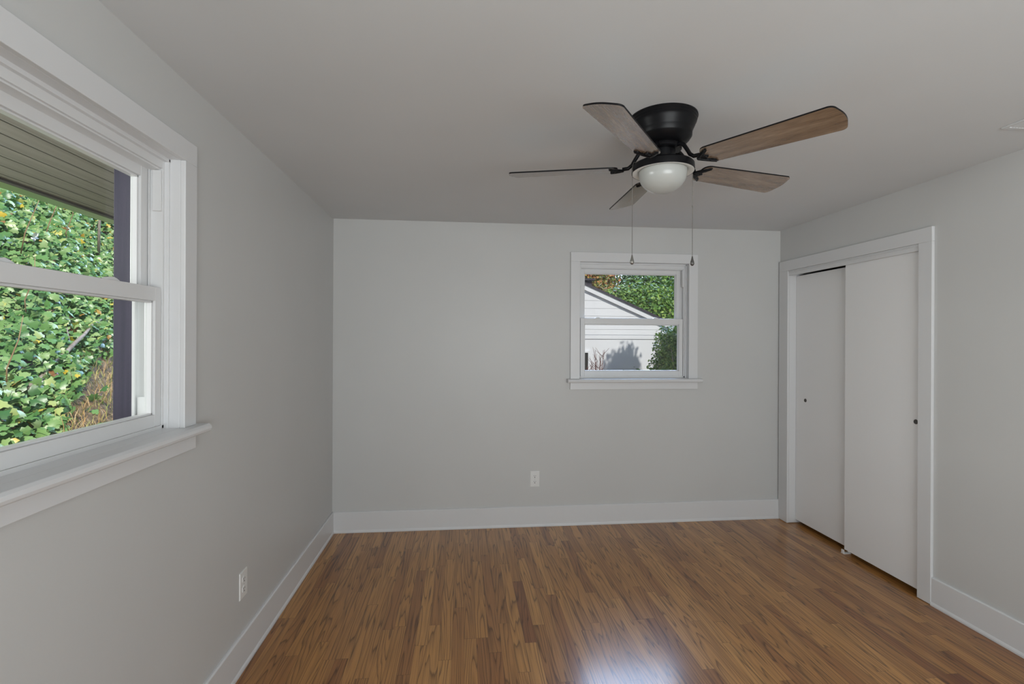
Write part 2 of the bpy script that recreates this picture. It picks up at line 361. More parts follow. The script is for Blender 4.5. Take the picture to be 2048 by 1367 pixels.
# ------------------------------------------------------------------ windows
def make_window(name, loc, rz, label, lock_us, exterior=True):
    W = empty(name, loc, rz, label=label, cat='window', **ST)
    c, hw = 0.073, WH
    cas = B(); t0 = -0.018
    bx(cas, -hw - c, -hw + 0.004, t0, 0, WZ0, WZ1 - 0.004); bx(cas, hw - 0.004, hw + c, t0, 0, WZ0, WZ1 - 0.004); bx(cas, -hw - c, hw + c, t0, 0, WZ1 - 0.004, WZ1 + c)
    obj('casing', cas, M['trim'], W, bevel=0.002)
    jb = B()
    bx(jb, -hw, -hw + 0.004, 0, 0.050, WZ0, WZ1); bx(jb, hw - 0.004, hw, 0, 0.050, WZ0, WZ1); bx(jb, -hw, hw, 0, 0.050, WZ1 - 0.004, WZ1)
    # inner stop beads
    bx(jb, -hw, -hw + 0.012, 0.034, 0.050, WZ0, WZ1 - 0.004); bx(jb, hw - 0.012, hw, 0.034, 0.050, WZ0, WZ1 - 0.004); bx(jb, -hw, hw, 0.034, 0.050, WZ1 - 0.016, WZ1)
    obj('jamb', jb, M['trim'], W, bevel=0.0015)
    st = B()
    n0 = -0.062
    prof = [(0.052, WZ0 - 0.030), (n0 + 0.010, WZ0 - 0.030), (n0 + 0.003, WZ0 - 0.026), (n0, WZ0 - 0.017), (n0 + 0.002, WZ0 - 0.007), (n0 + 0.010, WZ0), (0.052, WZ0 + 0.002)]
    body = [(0.0, WZ0 - 0.030)] + prof[1:6] + [(0.0, WZ0)]
    prism(st, body, 'x', -hw - c - 0.026, hw + c + 0.026)
    prism(st, [(0, WZ0 - 0.03), (0, WZ0), (0.052, WZ0 + 0.003), (0.052, WZ0 - 0.03)], 'x', -hw, hw)
    obj('stool', st, M['trim'], W, bevel=0.0015)
    ap = B(); prism(ap, [(-hw - c, WZ0 - 0.03), (hw + c, WZ0 - 0.03), (hw + c + 0.001, WZ0 - 0.0875), (-hw - c - 0.001, WZ0 - 0.0875)], 'y', -0.017, 0)
    obj('apron', ap, M['trim'], W, bevel=0.0015)
    # vinyl frame with side tracks
    fi = hw - 0.022; ft = 2.105
    fr = B()
    for s in (-1, 1):
        a, b = sorted((s * hw, s * fi)); bx(fr, a, b, 0.048, 0.140, WZ0 + 0.003, WZ1)
        a, b = sorted((s * fi, s * (fi - 0.010))); bx(fr, a, b, 0.0875, 0.0905, WZ0 + 0.003, ft)      # parting ridge
        a, b = sorted((s * fi, s * (fi - 0.013))); bx(fr, a, b, 0.130, 0.140, WZ0 + 0.003, ft)        # outer lip
    bx(fr, -fi, fi, 0.048, 0.140, ft, WZ1)
    bx(fr, -fi, fi, 0.055, 0.140, ft - 0.006, ft)
    prism(fr, [(0.048, WZ0 + 0.003), (0.048, WZ0 + 0.015), (0.140, WZ0 + 0.002), (0.175, WZ0 - 0.004), (0.175, WZ0 - 0.03), (0.048, WZ0 - 0.03)], 'x', -hw, hw)
    obj('vinyl_frame', fr, M['vinyl'], W, bevel=0.001)
    def sash(nm, w0, w1, z0, z1, st_w, top, bot):
        bm = B(); q = fi - 0.004
        bx(bm, -q, -q + st_w, w0, w1, z0, z1); bx(bm, q - st_w, q, w0, w1, z0, z1)
        bx(bm, -q + st_w, q - st_w, w0, w1, z1 - top, z1); bx(bm, -q + st_w, q - st_w, w0, w1, z0, z0 + bot)
        i = q - st_w                                                    # stepped glazing bead
        for s in (-1, 1):
            a, b = sorted((s * i, s * (i - 0.007))); bx(bm, a, b, w0 + 0.008, w1 - 0.004, z0 + bot, z1 - top)
        bx(bm, -i, i, w0 + 0.008, w1 - 0.004, z1 - top - 0.007, z1 - top); bx(bm, -i, i, w0 + 0.008, w1 - 0.004, z0 + bot, z0 + bot + 0.007)
        o = obj(nm, bm, M['vinyl'], W, bevel=0.0014)
        wm = (w0 + w1) / 2 + 0.004
        obj('pane', bx(B(), -i, i, wm, wm + 0.003, z0 + bot, z1 - top), M['pane'], o)
        return o
    lo = sash('lower_sash', 0.050, 0.084, WZ0 + 0.015, 1.686, 0.033, 0.048, 0.042)
    sash('upper_sash', 0.093, 0.127, 1.640, ft - 0.004, 0.040, 0.036, 0.044)
    for uu in lock_us:
        lk = B(); pr = [(uu - 0.028, 1.686), (uu + 0.028, 1.686), (uu + 0.022, 1.690), (uu + 0.012, 1.6945), (uu, 1.6975), (uu - 0.014, 1.695), (uu - 0.024, 1.690)]
        prism(lk, pr, 'y', 0.058, 0.080); obj('sash_lock', lk, M['vinyl'], lo, bevel=0.0015)
    for s in (-1, 1):
        a, b = sorted((s * fi, s * (fi - 0.009)))
        obj('track_cover', bx(B(), a, b, 0.050, 0.078, 1.955, 2.098), M['vinyl'], W, bevel=0.0015)
        obj('track_block', bx(B(), a, b, 0.094, 0.124, WZ0 + 0.012, WZ0 + 0.115), M['vinyl'], W, bevel=0.0015)
    if exterior:
        ex = B()
        for s in (-1, 1):
            a, b = sorted((s * (hw - 0.002), s * (hw + 0.10))); bx(ex, a, b, 0.141, 0.222, WZ0 - 0.10, WZ1 + 0.10)
        bx(ex, -hw + 0.002, hw - 0.002, 0.141, 0.200, WZ1 - 0.005, WZ1 + 0.10)
        obj('exterior_casing', ex, M['navy_wood'], W, bevel=0.002, label='dark navy outside casing')
    return W
make_window('window_1', (XL, LWY, 0), PI / 2, 'white double hung window in the left wall looking onto ivy', (-0.14, 0.22))
make_window('window_2', (FWX, D, 0), 0, 'white double hung window in the far wall looking onto a white house', (-0.29, 0.21), exterior=False)
# window frame made up around the fill lamp behind the camera
wb = empty('added_window', (0.95, BACK, 0), 0, label='wide white window frame added behind the camera for fill light', cat='window', **ST)
f3 = B()
for a, b in ((-1.35, -1.30), (-0.02, 0.02), (1.30, 1.35)): bx(f3, a, b, -0.14, -0.08, 0.40, 2.20)
bx(f3, -1.35, 1.35, -0.14, -0.08, 0.40, 0.45); bx(f3, -1.35, 1.35, -0.14, -0.08, 2.15, 2.20)
obj('vinyl_frame', f3, M['vinyl'], wb)

# ------------------------------------------------------------------ closet
T1 = empty('trim_1', (XR, CY0, 0), 0, label='white casing around the closet with sliding doors', cat='trim', **ST)
y0, y1 = 0.0, CY1 - CY0
cs = B()
bx(cs, -0.018, 0, y0 - 0.085, y0, 0.003, CZ); bx(cs, -0.018, 0, y1, D - CY0 - 0.012, 0.003, CZ); bx(cs, -0.018, 0, y0 - 0.085, D - CY0 - 0.012, CZ, CZ + 0.085)
obj('casing', cs, M['trim'], T1, bevel=0.002)
jm_ = B()
bx(jm_, 0.0, 0.12, y1, y1 + 0.012, 0.008, CZ); bx(jm_, 0.0, 0.12, y0 - 0.012, y0, 0.008, CZ)
obj('jamb', jm_, M['trim'], T1)
hd = B()
bx(hd, -0.010, 0.008, y0, y1, 2.044, CZ); bx(hd, -0.014, -0.010, y0, y1, 2.068, 2.073); bx(hd, -0.014, -0.010, y0, y1, 2.078, 2.0835)
bx(hd, 0.008, 0.11, y0, y1, 2.075, CZ)
obj('track_fascia', hd, M['trim'], T1, bevel=0.001)
def slider(name, yA, yB, xa, pull_y, label):
    o = empty(name, (XR + xa, yA, 0), 0, label=label, cat='door', **ST)
    obj('panel', bx(B(), 0, 0.034, 0, yB - yA, 0.032, 2.052 if xa < 0.03 else 2.040), M['door'], o, bevel=0.0015)
    p = B(); c = (0, pull_y - yA, 1.028)
    prof = [(0.0, 0.0012), (0.0085, 0.0012), (0.0105, 0.0022), (0.0135, 0.0024), (0.0145, 0.0)]
    n = 24
    rings = [[p.verts.new((-z, c[1] + r * math.cos(2 * PI * i / n), c[2] + r * math.sin(2 * PI * i / n))) for i in range(n)] for r, z in prof[1:]]
    p.faces.new(rings[0])
    for a, b in zip(rings, rings[1:]):
        for i in range(n): p.faces.new((a[i], a[(i + 1) % n], b[(i + 1) % n], b[i]))
    obj('finger_pull', p, M['bronze'], o, smooth=True, label='dark round recessed pull')
    return o
slider('door_1', 3.19, CY1 - 0.002, 0.058, 3.700, 'white sliding closet door at the back, nearest the far wall')
slider('door_2', CY0 + 0.002, 3.235, 0.012, 2.685, 'white sliding closet door in front, nearest the camera')
fg = B(); bx(fg, 0, 0.055, 0, 0.030, 0, 0.004); bx(fg, 0, 0.006, 0.004, 0.026, 0.004, 0.028); bx(fg, 0.049, 0.055, 0.004, 0.026, 0.004, 0.026)
g = obj('door_guide', fg, M['plastic'], bevel=0.001, label='small white floor guide under the overlap of the sliding closet doors', cat='door guide')
g.location = (XR + 0.003, 3.225, 0)

# ------------------------------------------------------------------ outlets
def outlet(loc, rz, label):
    o = empty('wall_outlet', loc, rz, label=label, cat='outlet', group='wall outlets')
    pl = B(); prism(pl, [(-0.039, 0.0), (-0.036, -0.005), (0.036, -0.005), (0.039, 0.0)], 'z', -0.060, 0.060)
    bx(pl, -0.039, 0.039, -0.002, 0, -0.063, 0.063)
    obj('cover_plate', pl, M['plastic'], o, bevel=0.0015)
    for s in (-1, 1):
        r = B(); zc = s * 0.0225
        pts = []
        for k in range(32):
            a = 2 * PI * k / 32; pts.append((max(-0.0165, min(0.0165, 0.0195 * math.cos(a))), zc + 0.0165 * math.sin(a)))
        prism(r, pts, 'y', -0.0068, -0.004)
        ro = obj('receptacle', r, M['plastic'], o, bevel=0.0006)
        sl = B(); bx(sl, -0.0075, -0.0052, -0.0072, -0.006, zc - 0.001, zc + 0.008); bx(sl, 0.0052, 0.0075, -0.0072, -0.006, zc, zc + 0.007)
        prism(sl, [(0.0035 * math.cos(a), zc - 0.0085 + 0.0035 * math.sin(a)) for a in [2 * PI * k / 12 for k in range(12)]], 'y', -0.0072, -0.006)
        obj('socket_slots', sl, M['dark_slot'], ro)
    sc = B(); prism(sc, [(0.003 * math.cos(a), 0.003 * math.sin(a)) for a in [2 * PI * k / 12 for k in range(12)]], 'y', -0.006, -0.004)
    obj('screw', sc, M['steel'], o)
    return o
outlet((0.585, D, 0.382), 0, 'white duplex outlet on the far wall above the baseboard')
outlet((XL, 2.376, 0.380), PI / 2, 'white duplex outlet low on the left wall past the window')

# ------------------------------------------------------------------ ceiling vent
vt = empty('ceiling_vent', (2.325, 1.915, H), 0, label='white ceiling register vent in the upper right above the closet wall', cat='vent')
vf = B(); w_, l_ = 0.16, -0.36
for a in (bx,): 
    bx(vf, 0, 0.018, l_, 0, -0.006, 0); bx(vf, w_ - 0.018, w_, l_, 0, -0.006, 0); bx(vf, 0.018, w_ - 0.018, -0.018, 0, -0.006, 0); bx(vf, 0.018, w_ - 0.018, l_, l_ + 0.018, -0.006, 0)
obj('frame', vf, M['ceiling'], vt, bevel=0.0015)
lv = B()
for k in range(9):
    x = 0.024 + k * 0.0138
    prism(lv, [(x, -0.001), (x + 0.011, -0.006), (x + 0.0115, -0.005), (x + 0.0005, 0)], 'y', l_ + 0.018, -0.018)
obj('louver', lv, M['ceiling'], vt)
obj('backing', bx(B(), 0.018, w_ - 0.018, l_ + 0.018, -0.018, -0.0008, 0), M['dark_slot'], vt)

# ------------------------------------------------------------------ ceiling fan
FX, FY = 0.832, 1.989
fan = empty('ceiling_fan', (FX, FY, H), 0, label='black flush mount ceiling fan with five wood blades and frosted light', cat='ceiling fan')
hz = B(); lathe(hz, [(0.0, 0), (0.139, 0), (0.140, -0.006), (0.137, -0.010), (0.137, -0.016), (0.134, -0.020), (0.134, -0.027), (0.131, -0.031), (0.128, -0.040), (0.120, -0.058), (0.117, -0.066), (0.116, -0.084), (0.113, -0.088), (0.108, -0.096), (0.092, -0.110), (0.080, -0.116), (0.0, -0.118)], n=72)
obj('motor_housing', hz, M['black'], fan, smooth=0.6)
hb = B(); lathe(hb, [(0, -0.118), (0.074, -0.118), (0.076, -0.122), (0.076, -0.134), (0.072, -0.138), (0, -0.138)], n=48)
obj('flywheel', hb, M['black'], fan, smooth=0.6)
nk = B(); lathe(nk, [(0, -0.138), (0.050, -0.138), (0.050, -0.176), (0.054, -0.180), (0.054, -0.190), (0, -0.190)], n=48)
sw = obj('switch_housing', nk, M['black'], fan, smooth=0.6)
pn = B(); lathe(pn, [(0, -0.186), (0.070, -0.187), (0.110, -0.190), (0.121, -0.194), (0.126, -0.200), (0.1275, -0.222), (0.1270, -0.227), (0.1255, -0.227), (0.1250, -0.224), (0.1235, -0.206), (0, -0.204)], n=72)
lk = obj('light_fitter', pn, M['black'], fan, smooth=0.6)
lp = B(); lathe(lp, [(0.1248, -0.227), (0.1215, -0.228), (0.112, -0.224), (0.099, -0.222), (0.099, -0.215), (0.1232, -0.210)], n=72)
obj('glass_rim', lp, M['lip'], lk, smooth=True, label='white lip of the light')
dm = B()
prof = [(0.099, -0.210)] + [(0.097 * math.cos(a), -0.236 - 0.078 * math.sin(a)) for a in np.linspace(0, PI / 2, 16)[:-1]] + [(0.0, -0.314)]
lathe(dm, prof, n=72)
obj('lamp_dome', dm, M['glass_white'], lk, smooth=True, label='frosted white glass bowl')
# blades and blade irons
def blade_outline(r0=0.185, r1=0.656, w0=0.055, w1=0.070, rc=0.022):
    pts = []
    def arc(cx, cy, r, a0, a1, n=7):
        for a in np.linspace(a0, a1, n): pts.append((cx + r * math.cos(a), cy + r * math.sin(a)))
    arc(r1 - rc, -w1 + rc, rc, -PI / 2, -0.25)
    for s in np.linspace(-0.7, 0.7, 7): pts.append((r1 + 0.010 * (1 - s * s), s * (w1 - rc)))
    arc(r1 - rc, w1 - rc, rc, 0.25, PI / 2)
    arc(r0 + 0.03, w0 - 0.03, 0.03, PI / 2, PI, 6); arc(r0 + 0.03, -w0 + 0.03, 0.03, PI, 1.5 * PI, 6)
    return pts
def blade_mesh():
    bm = B(); prism(bm, blade_outline(), 'z', -0.003, 0.003, 0)
    for f in bm.faces:
        if len(f.verts) == 4: f.material_index = 1
    return bm
PHI0, PITCH, BZ = math.radians(15.0), math.radians(13.3), -0.204
PITCHES = (1.0, 1.0, 0.78, 1.0, 1.0)
DROOP = (0.0, -0.010, -0.032, 0.0, 0.026)
bl_me = ir_me = None
for k in range(5):
    phi = PHI0 + k * 2 * PI / 5
    if k == 0:
        bl = obj('blade', blade_mesh(), [M['blade'], M['black']], fan)
        ib = B()
        # scalloped crescent plate under the blade root
        out, inn = [], []
        for a in np.linspace(-1.0, 1.0, 25):
            y = 0.049 * a
            out.append((0.158 + 0.062 * abs(a) ** 1.7, y))
            inn.append((0.188 + 0.036 * abs(a) ** 1.4 - 0.012 * math.exp(-(a / 0.22) ** 2) * -1 + 0.006 * math.cos(a * 9), y * 0.98))
        prism(ib, out + inn[::-1], 'z', -0.0085, -0.003)
        for s in (-1, 1): tube(ib, [(0.162, 0, -0.008), (0.178, s * 0.012, -0.0095), (0.198, s * 0.030, -0.0095), (0.216, s * 0.046, -0.007)], [0.005, 0.0045, 0.004, 0.005], 8)
        for c in ((0.196, 0.0), (0.200, 0.026), (0.200, -0.026)): 
            lathe(ib, [(0, -0.0115), (0.0035, -0.011), (0.005, -0.0085)], (c[0], c[1], 0), 12)
        ir = obj('blade_iron', ib, M['black'], bl, smooth=0.6)
        ab = B(); tube(ab, [(0.066, 0, 0), (0.082, 0, 0.0), (0.098, 0, -0.010), (0.112, 0, -0.032), (0.126, 0, -0.056), (0.142, 0, -0.068), (0.166, 0, -0.070)], [0.010, 0.0095, 0.0085, 0.008, 0.008, 0.008, 0.008], 10)
        arm = obj('blade_arm', ab, M['black'], fan, smooth=True)
        src = (bl, ir, arm)
    else:
        bl = src[0].copy(); C.objects.link(bl); ir = src[1].copy(); C.objects.link(ir); ir.parent = bl
        arm = src[2].copy(); C.objects.link(arm)
    # +t edge lower
    bl.matrix_local = Matrix.Translation((0, 0, BZ)) @ Matrix.Rotation(phi, 4, 'Z') @ Matrix.Rotation(DROOP[k], 4, 'Y') @ Matrix.Rotation(-PITCH * PITCHES[k], 4, 'X')
    arm.matrix_local = Matrix.Translation((0, 0, -0.130)) @ Matrix.Rotation(phi, 4, 'Z')
def pull_chain(sx, zb, dark):
    bm = B(); x = sx * 0.131
    path = [(sx * 0.050, 0, -0.170), (sx * 0.075, 0, -0.178), (sx * 0.105, 0, -0.184), (sx * 0.125, 0, -0.190), (x, 0, -0.204)]
    tube(bm, path + [(x, 0, zb)], 0.0008, 6)
    z = -0.210
    while z > zb: ball(bm, (x, 0, z), 0.0019, 1); z -= 0.0052
    ball(bm, (x, 0, -0.365), 0.0032, 1, 1.6)
    ch = obj('pull_chain', bm, M['chain'], fan, smooth=True)
    pd = B(); lathe(pd, [(0, 0.006), (0.0022, 0.004), (0.0030, 0.0), (0.0045, -0.008), (0.0075, -0.019), (0.0082, -0.025), (0.0070, -0.031), (0.004, -0.0345), (0, -0.0355)], (x, 0, zb), 20)
    obj('pendant', pd, M['chain'] if not dark else M['bronze'], ch, smooth=True)
pull_chain(-1, H * 0 - 0.580, False); pull_chain(1, -0.580, True)

# ------------------------------------------------------------------ outside: eave, bank, ivy
ev = B(); bx(ev, -2.15, XL - TH, -3.0, 7.5, 2.255, 2.275)
obj('eave_soffit', ev, M['soffit'], label='weathered board soffit of the eave outside the left window', cat='soffit', **ST)
fa = B(); bx(fa, -2.18, -2.15, -3.0, 7.5, 2.245, 2.42)
obj('eave_fascia', fa, M['siding'], label='grey fascia board on the edge of the eave', cat='fascia', **ST)
gt = B(); prism(gt, [(-2.182, 2.250), (-2.285, 2.250), (-2.305, 2.285), (-2.315, 2.37), (-2.307, 2.37), (-2.296, 2.285), (-2.28, 2.260), (-2.182, 2.260)], 'y', -3.0, 7.5)
obj('rain_gutter', gt, M['gutter'], label='metal rain gutter along the eave mirroring the ivy below', cat='gutter')
rf = B(); bx(rf, -2.25, XR + 1.2, BACK - 3.3, 4.75, 2.59, 2.66); prism(rf, [(-2.25, 2.425), (XL - TH, 2.59), (-2.25, 2.50)], 'y', -3.0, 7.5)
obj('roof_slab', rf, M['shingle'], label='dark roof over the room', cat='roof', **ST)
so = B(); bx(so, XL - TH - 0.02, XL - TH, -2.0, LWY - WH - 0.1, -0.3, 2.255); bx(so, XL - TH - 0.02, XL - TH, LWY + WH + 0.1, D + TH, -0.3, 2.255)
bx(so, XL - TH - 0.02, XL - TH, LWY - WH - 0.1, LWY + WH + 0.1, -0.3, WZ0 - 0.1)
obj('wall_siding', so, M['siding'], label='dark outside siding beside the left window', cat='wall', **ST)

def fbm(x, y, s=0):
    v = 0
    for i, (f, a) in enumerate(((0.9, 0.22), (2.1, 0.10), (4.7, 0.05))):
        v = v + a * np.sin(f * x * 1.3 + 1.7 * i + s) * np.cos(f * y + 0.6 * i * i + 1.3 * s) + a * 0.6 * np.sin(f * (x + y) * 1.9 + 2.3 * i)
    return v
def bank_h(x, y):
    x = np.asarray(x, float); y = np.asarray(y, float)
    d = np.maximum(0, -2.15 - x)
    h = -0.28 + 1.02 * d - 0.02 * d * d
    soft = np.clip(d / 0.8, 0, 1)
    return h + soft * fbm(x, y)
gx = np.linspace(-9, 12, 106); gy = np.linspace(-8, 30, 153)
V = []; F = []
for j, y in enumerate(gy):
    for i, x in enumerate(gx):
        V.append((x, y, float(bank_h(x, y))))
nx = len(gx)
inside = lambda x, y: XL - TH - 0.05 < x < XR + 0.9 and BACK - TH < y < D + TH
for j in range(len(gy) - 1):
    for i in range(nx - 1):
        F.append((j * nx + i, j * nx + i + 1, (j + 1) * nx + i + 1, (j + 1) * nx + i))
raw_mesh('ground_terrain', V, F, M['soil'], smooth=True, label='brown leaf littered ground rising to a bank outside', cat='ground', **ST)

def scatter_leaves(P, N, size, shape, fold=0.25):
    """P points, N unit normals -> one mesh of separate leaves. shape: 2-D outline, stem at origin, tip along +x"""
    n = len(P); k = len(shape)
    r = rng.normal(size=(n, 3)); T = r - (r * N).sum(1, keepdims=True) * N; T /= np.linalg.norm(T, axis=1, keepdims=True)
    S = np.cross(N, T)
    sh = np.array(shape)
    zz = -fold * np.abs(sh[:, 1]) - 0.25 * (sh[:, 0] - 0.5) ** 2
    V = P[:, None, :] + size[:, None, None] * ((sh[:, 0] - 0.4)[None, :, None] * T[:, None, :] + sh[:, 1][None, :, None] * S[:, None, :] + zz[None, :, None] * N[:, None, :])
    return V.reshape(-1, 3)
def leaf_object(name, P, N, size, shape, tris, material, parent=None, **kw):
    V = scatter_leaves(P, N, size, shape); k = len(shape); n = len(P)
    T = np.array(tris); F = (T[None] + (np.arange(n) * k)[:, None, None]).reshape(-1, T.shape[1])
    me = bpy.data.meshes.new(name)
    me.vertices.add(len(V)); me.vertices.foreach_set('co', V.astype(np.float32).ravel())
    q = T.shape[1]
    me.loops.add(len(F) * q); me.loops.foreach_set('vertex_index', F.astype(np.int32).ravel())
    me.polygons.add(len(F)); me.polygons.foreach_set('loop_start', np.arange(0, len(F) * q, q, dtype=np.int32))
    me.update(calc_edges=True); me.validate()
    me.materials.append(material)
    o = bpy.data.objects.new(name, me); C.objects.link(o)
    if parent: o.parent = parent
    return tag(o, **kw)
IVY = [(0.0, 0.0), (-0.08, 0.26), (0.14, 0.52), (0.30, 0.34), (0.55, 0.42), (0.62, 0.20), (1.0, 0.0), (0.62, -0.20), (0.55, -0.42), (0.30, -0.34), (0.14, -0.52), (-0.08, -0.26), (0.4, 0.0)]
IVYT = [(12, i, (i + 1) % 12) for i in range(12)]
OVAL = [(0.0, 0.0), (0.30, 0.24), (0.70, 0.22), (1.0, 0.0), (0.70, -0.22), (0.30, -0.24)]
OVALT = [(0, 1, 2), (0, 2, 3), (0, 3, 4), (0, 4, 5)]
def jitter_normals(N, amt):
    N = N + rng.normal(size=N.shape) * amt
    return N / np.linalg.norm(N, axis=1, keepdims=True)
# ivy over the bank
n = 46000
x = rng.uniform(-6.6, -2.35, n); y = rng.uniform(2.2, 9.7, n)
z0 = bank_h(x, y)
grassy = (y > 3.7) & (z0 < 0.74 + 0.31 * (y - 3.97) + 0.09 * np.sin(3 * y + 2 * x))
keep = (~grassy) | (rng.uniform(size=n) < 0.035)
x, y, z0 = x[keep], y[keep], z0[keep]
P = np.stack([x, y, z0 + rng.uniform(0.0, 0.24, len(x)) * (0.5 + 0.8 * np.sin(5 * x + 3 * y) ** 2)], 1)
N = jitter_normals(np.tile(np.array([[0.40, -0.50, 0.80]]), (len(P), 1)), 0.5)
sz = rng.uniform(0.045, 0.10, len(P))
leaf_object('ivy', P, N, sz, IVY, IVYT, M['ivy'], label='dense green ivy covering the sunny bank outside the left window', cat='ivy', kind='stuff')
# dry grass
n = 14000
x = rng.uniform(-5.2, -2.3, n); y = rng.uniform(3.5, 9.0, n); z0 = bank_h(x, y)
grassy = (y > 3.6) & (z0 < 0.86 + 0.31 * (y - 3.97) + 0.09 * np.sin(3 * y + 2 * x))
x, y, z0 = x[grassy], y[grassy], z0[grassy]
n = len(x); hgt = rng.uniform(0.08, 0.24, n); az = rng.uniform(0, 2 * PI, n); lean = rng.uniform(0.3, 1.3, n); wd = rng.uniform(0.002, 0.005, n)
base = np.stack([x, y, z0 - 0.01], 1); dd = np.stack([np.cos(az), np.sin(az), 0 * az], 1); sd = np.stack([-np.sin(az), np.cos(az), 0 * az], 1); up = np.array([0, 0, 1.0])
VV = []
for f, wf in ((0, 1), (0.5, 0.8), (1.0, 0.1)):
    c = base + (hgt * lean * f * f)[:, None] * dd + (hgt * f * (1 - 0.35 * lean * f))[:, None] * up
    VV += [c + (wd * wf)[:, None] * sd, c - (wd * wf)[:, None] * sd]
Vg = np.stack(VV, 1).reshape(-1, 3); FF = []
Fg = (np.array([[0, 1, 3, 2], [2, 3, 5, 4]])[None] + (np.arange(n) * 6)[:, None, None]).reshape(-1, 4)
raw_mesh('dry_grass', Vg.tolist(), Fg.tolist(), M['grass'], label='dry brown and green grass at the foot of the ivy bank', cat='grass', kind='stuff')
# fallen branch, vine stems, flowers
def on_bank(x, y, dz=0.0): return (x, y, float(bank_h(x, y)) + dz)
fb = B(); tube(fb, [Vector((-3.35, 4.14, 1.10)).lerp(Vector((-3.90, 5.75, 1.72)), q / 7) + Vector((0.012 * math.sin(2 * q), 0, 0.014 * math.cos(3 * q))) for q in range(8)], [0.021, 0.021, 0.020, 0.018, 0.017, 0.015, 0.012, 0.007], 8)
tube(fb, [(-3.66, 5.0, 1.38), (-3.76, 5.12, 1.47), (-3.84, 5.2, 1.60)], [0.011, 0.008, 0.004], 6)
obj('fallen_branch', fb, M['bark'], smooth=True, label='grey fallen branch lying across the ivy bank', cat='branch')
db = empty('dead_sapling', on_bank(-5.3, 7.75, 0), 0, label='pale bare forked sapling standing in the ivy', cat='sapling')
d_ = B(); tube(d_, [(0, 0, 0), (0.02, -0.02, 0.5), (0.05, 0.0, 0.85)], [0.020, 0.016, 0.013], 8)
obj('trunk', d_, M['bark'], db, smooth=True)
for pp in (((0.05, 0, 0.85), (-0.10, 0.02, 1.25), (-0.26, 0.0, 1.60)), ((0.05, 0, 0.85), (0.22, 0.2, 1.0), (0.5, 0.5, 1.15)), ((0.04, 0, 0.70), (-0.22, 0.1, 0.78), (-0.5, 0.2, 0.84)), ((0.05, 0, 0.85), (0.2, -0.05, 1.0), (0.3, -0.05, 1.35))):
    bb = B(); tube(bb, pp, [0.011, 0.008, 0.003], 6); obj('branch', bb, M['bark'], db, smooth=True)
for k, (vx, vy) in enumerate(((-3.45, 4.10), (-3.95, 4.90), (-4.6, 5.90), (-4.75, 6.45), (-4.5, 5.50))):
    vb = B(); p0 = Vector(on_bank(vx, vy, 0.1)); dx = random.uniform(-0.1, 0.1)
    tube(vb, [p0, p0 + Vector((0.05, -0.02 + dx, 0.22)), p0 + Vector((0.09, 0.03 + dx, 0.44)), p0 + Vector((0.10, 0.09 + 2 * dx, 0.62))], [0.006, 0.005, 0.004, 0.002], 6)
    wh = ('nearest the house', 'second from the house', 'in the middle of the bank', 'highest on the bank', 'beside the flowers')[k]
    obj('vine_stem', vb, M['vine'], smooth=True, label='thin tan upright vine stem in the ivy, ' + wh, cat='vine stem', group='vine stems on the ivy bank')
def flower(p, s, label):
    fl = empty('white_flower', p, 0, label=label, cat='flower', group='white blossoms in the ivy')
    fp = B()
    for k in range(6):
        a = 2 * PI * k / 6; d = Vector((math.cos(a) * 0.35 + 0.2, math.cos(a) * -0.2 - 0.1 + math.sin(a) * 0.9, math.sin(a) * 0.3 + math.cos(a) * 0.9)).normalized()
        sd_ = d.cross(Vector((0.7, -0.5, 0.5))).normalized()
        vs_ = [fp.verts.new(d * (s * q) + sd_ * (s * w) + Vector((0.02, -0.015, 0.01)) * q) for q, w in ((0.05, 0), (0.5, 0.3), (1.0, 0.0), (0.5, -0.3))]
        fp.faces.new(vs_)
    o = obj('petals', fp, M['petal'], fl); sm = o.modifiers.new('thick', 'SOLIDIFY'); sm.thickness = 0.003
    st_ = B(); tube(st_, [(0, 0, 0), (-0.01, 0.01, -0.08), (-0.04, 0.03, -0.2)], 0.003, 6); obj('stem', st_, M['vine'], fl)
flower(on_bank(-4.52, 5.68, 0.22), 0.055, 'white blossom high in the ivy on the near side')
flower(on_bank(-5.05, 7.72, 0.24), 0.085, 'white blossom in the ivy beside the dark window casing')
flower(on_bank(-3.36, 4.27, 0.16), 0.035, 'small white blossom low in the ivy beside the fallen branch')

# ------------------------------------------------------------------ outside the far window: neighbour's house, shrubs, trees
HY = 10.0
SL = 0.432
hs = empty('neighbour_house', (1.0, HY, 0), 0, label='white gabled house with dark roof edge seen through the far window', cat='house')
HX0, HX1 = -3.2, 3.30           # local x, eave at the right
def rake(xl_): return 1.918 + (4.19 - 1.0 - xl_) * SL if xl_ > -1.0 else 1.918 + (4.19 - 1.0 + 1.0) * SL - (-1.0 - xl_) * SL
gw = B()
outl = [(HX0, -0.4), (HX1, -0.4), (HX1, rake(HX1) - 0.04), (-1.0, rake(-1.0) - 0.04), (HX0, rake(HX0) - 0.04)]
prism(gw, outl, 'y', 0, 4.6)
obj('wall', gw, M['ext_white'], hs, bevel=0)
sd = B()
zz = [1.60, 1.715, 1.83, 1.99, 2.15, 2.31, 2.47, 2.63, 2.79, 2.95, 3.11, 3.27]
for a, b in zip(zz, zz[1:]):
    xr = min(HX1, 3.19 - (b - 0.05 - 1.918) / SL - 0.02)
    prism(sd, [(0, b + 0.006), (-0.005, b - 0.002), (-0.009, a + 0.004), (0, a + 0.004)], 'x', -3.0, xr)
obj('lap_siding', sd, M['ext_white'], hs)
bt = B(); bx(bt, HX0, HX1, -0.012, 0, 1.515, 1.590); obj('belt_board', bt, M['ext_white'], hs, bevel=0.003)
rb = B()
xe = HX1 + 0.22
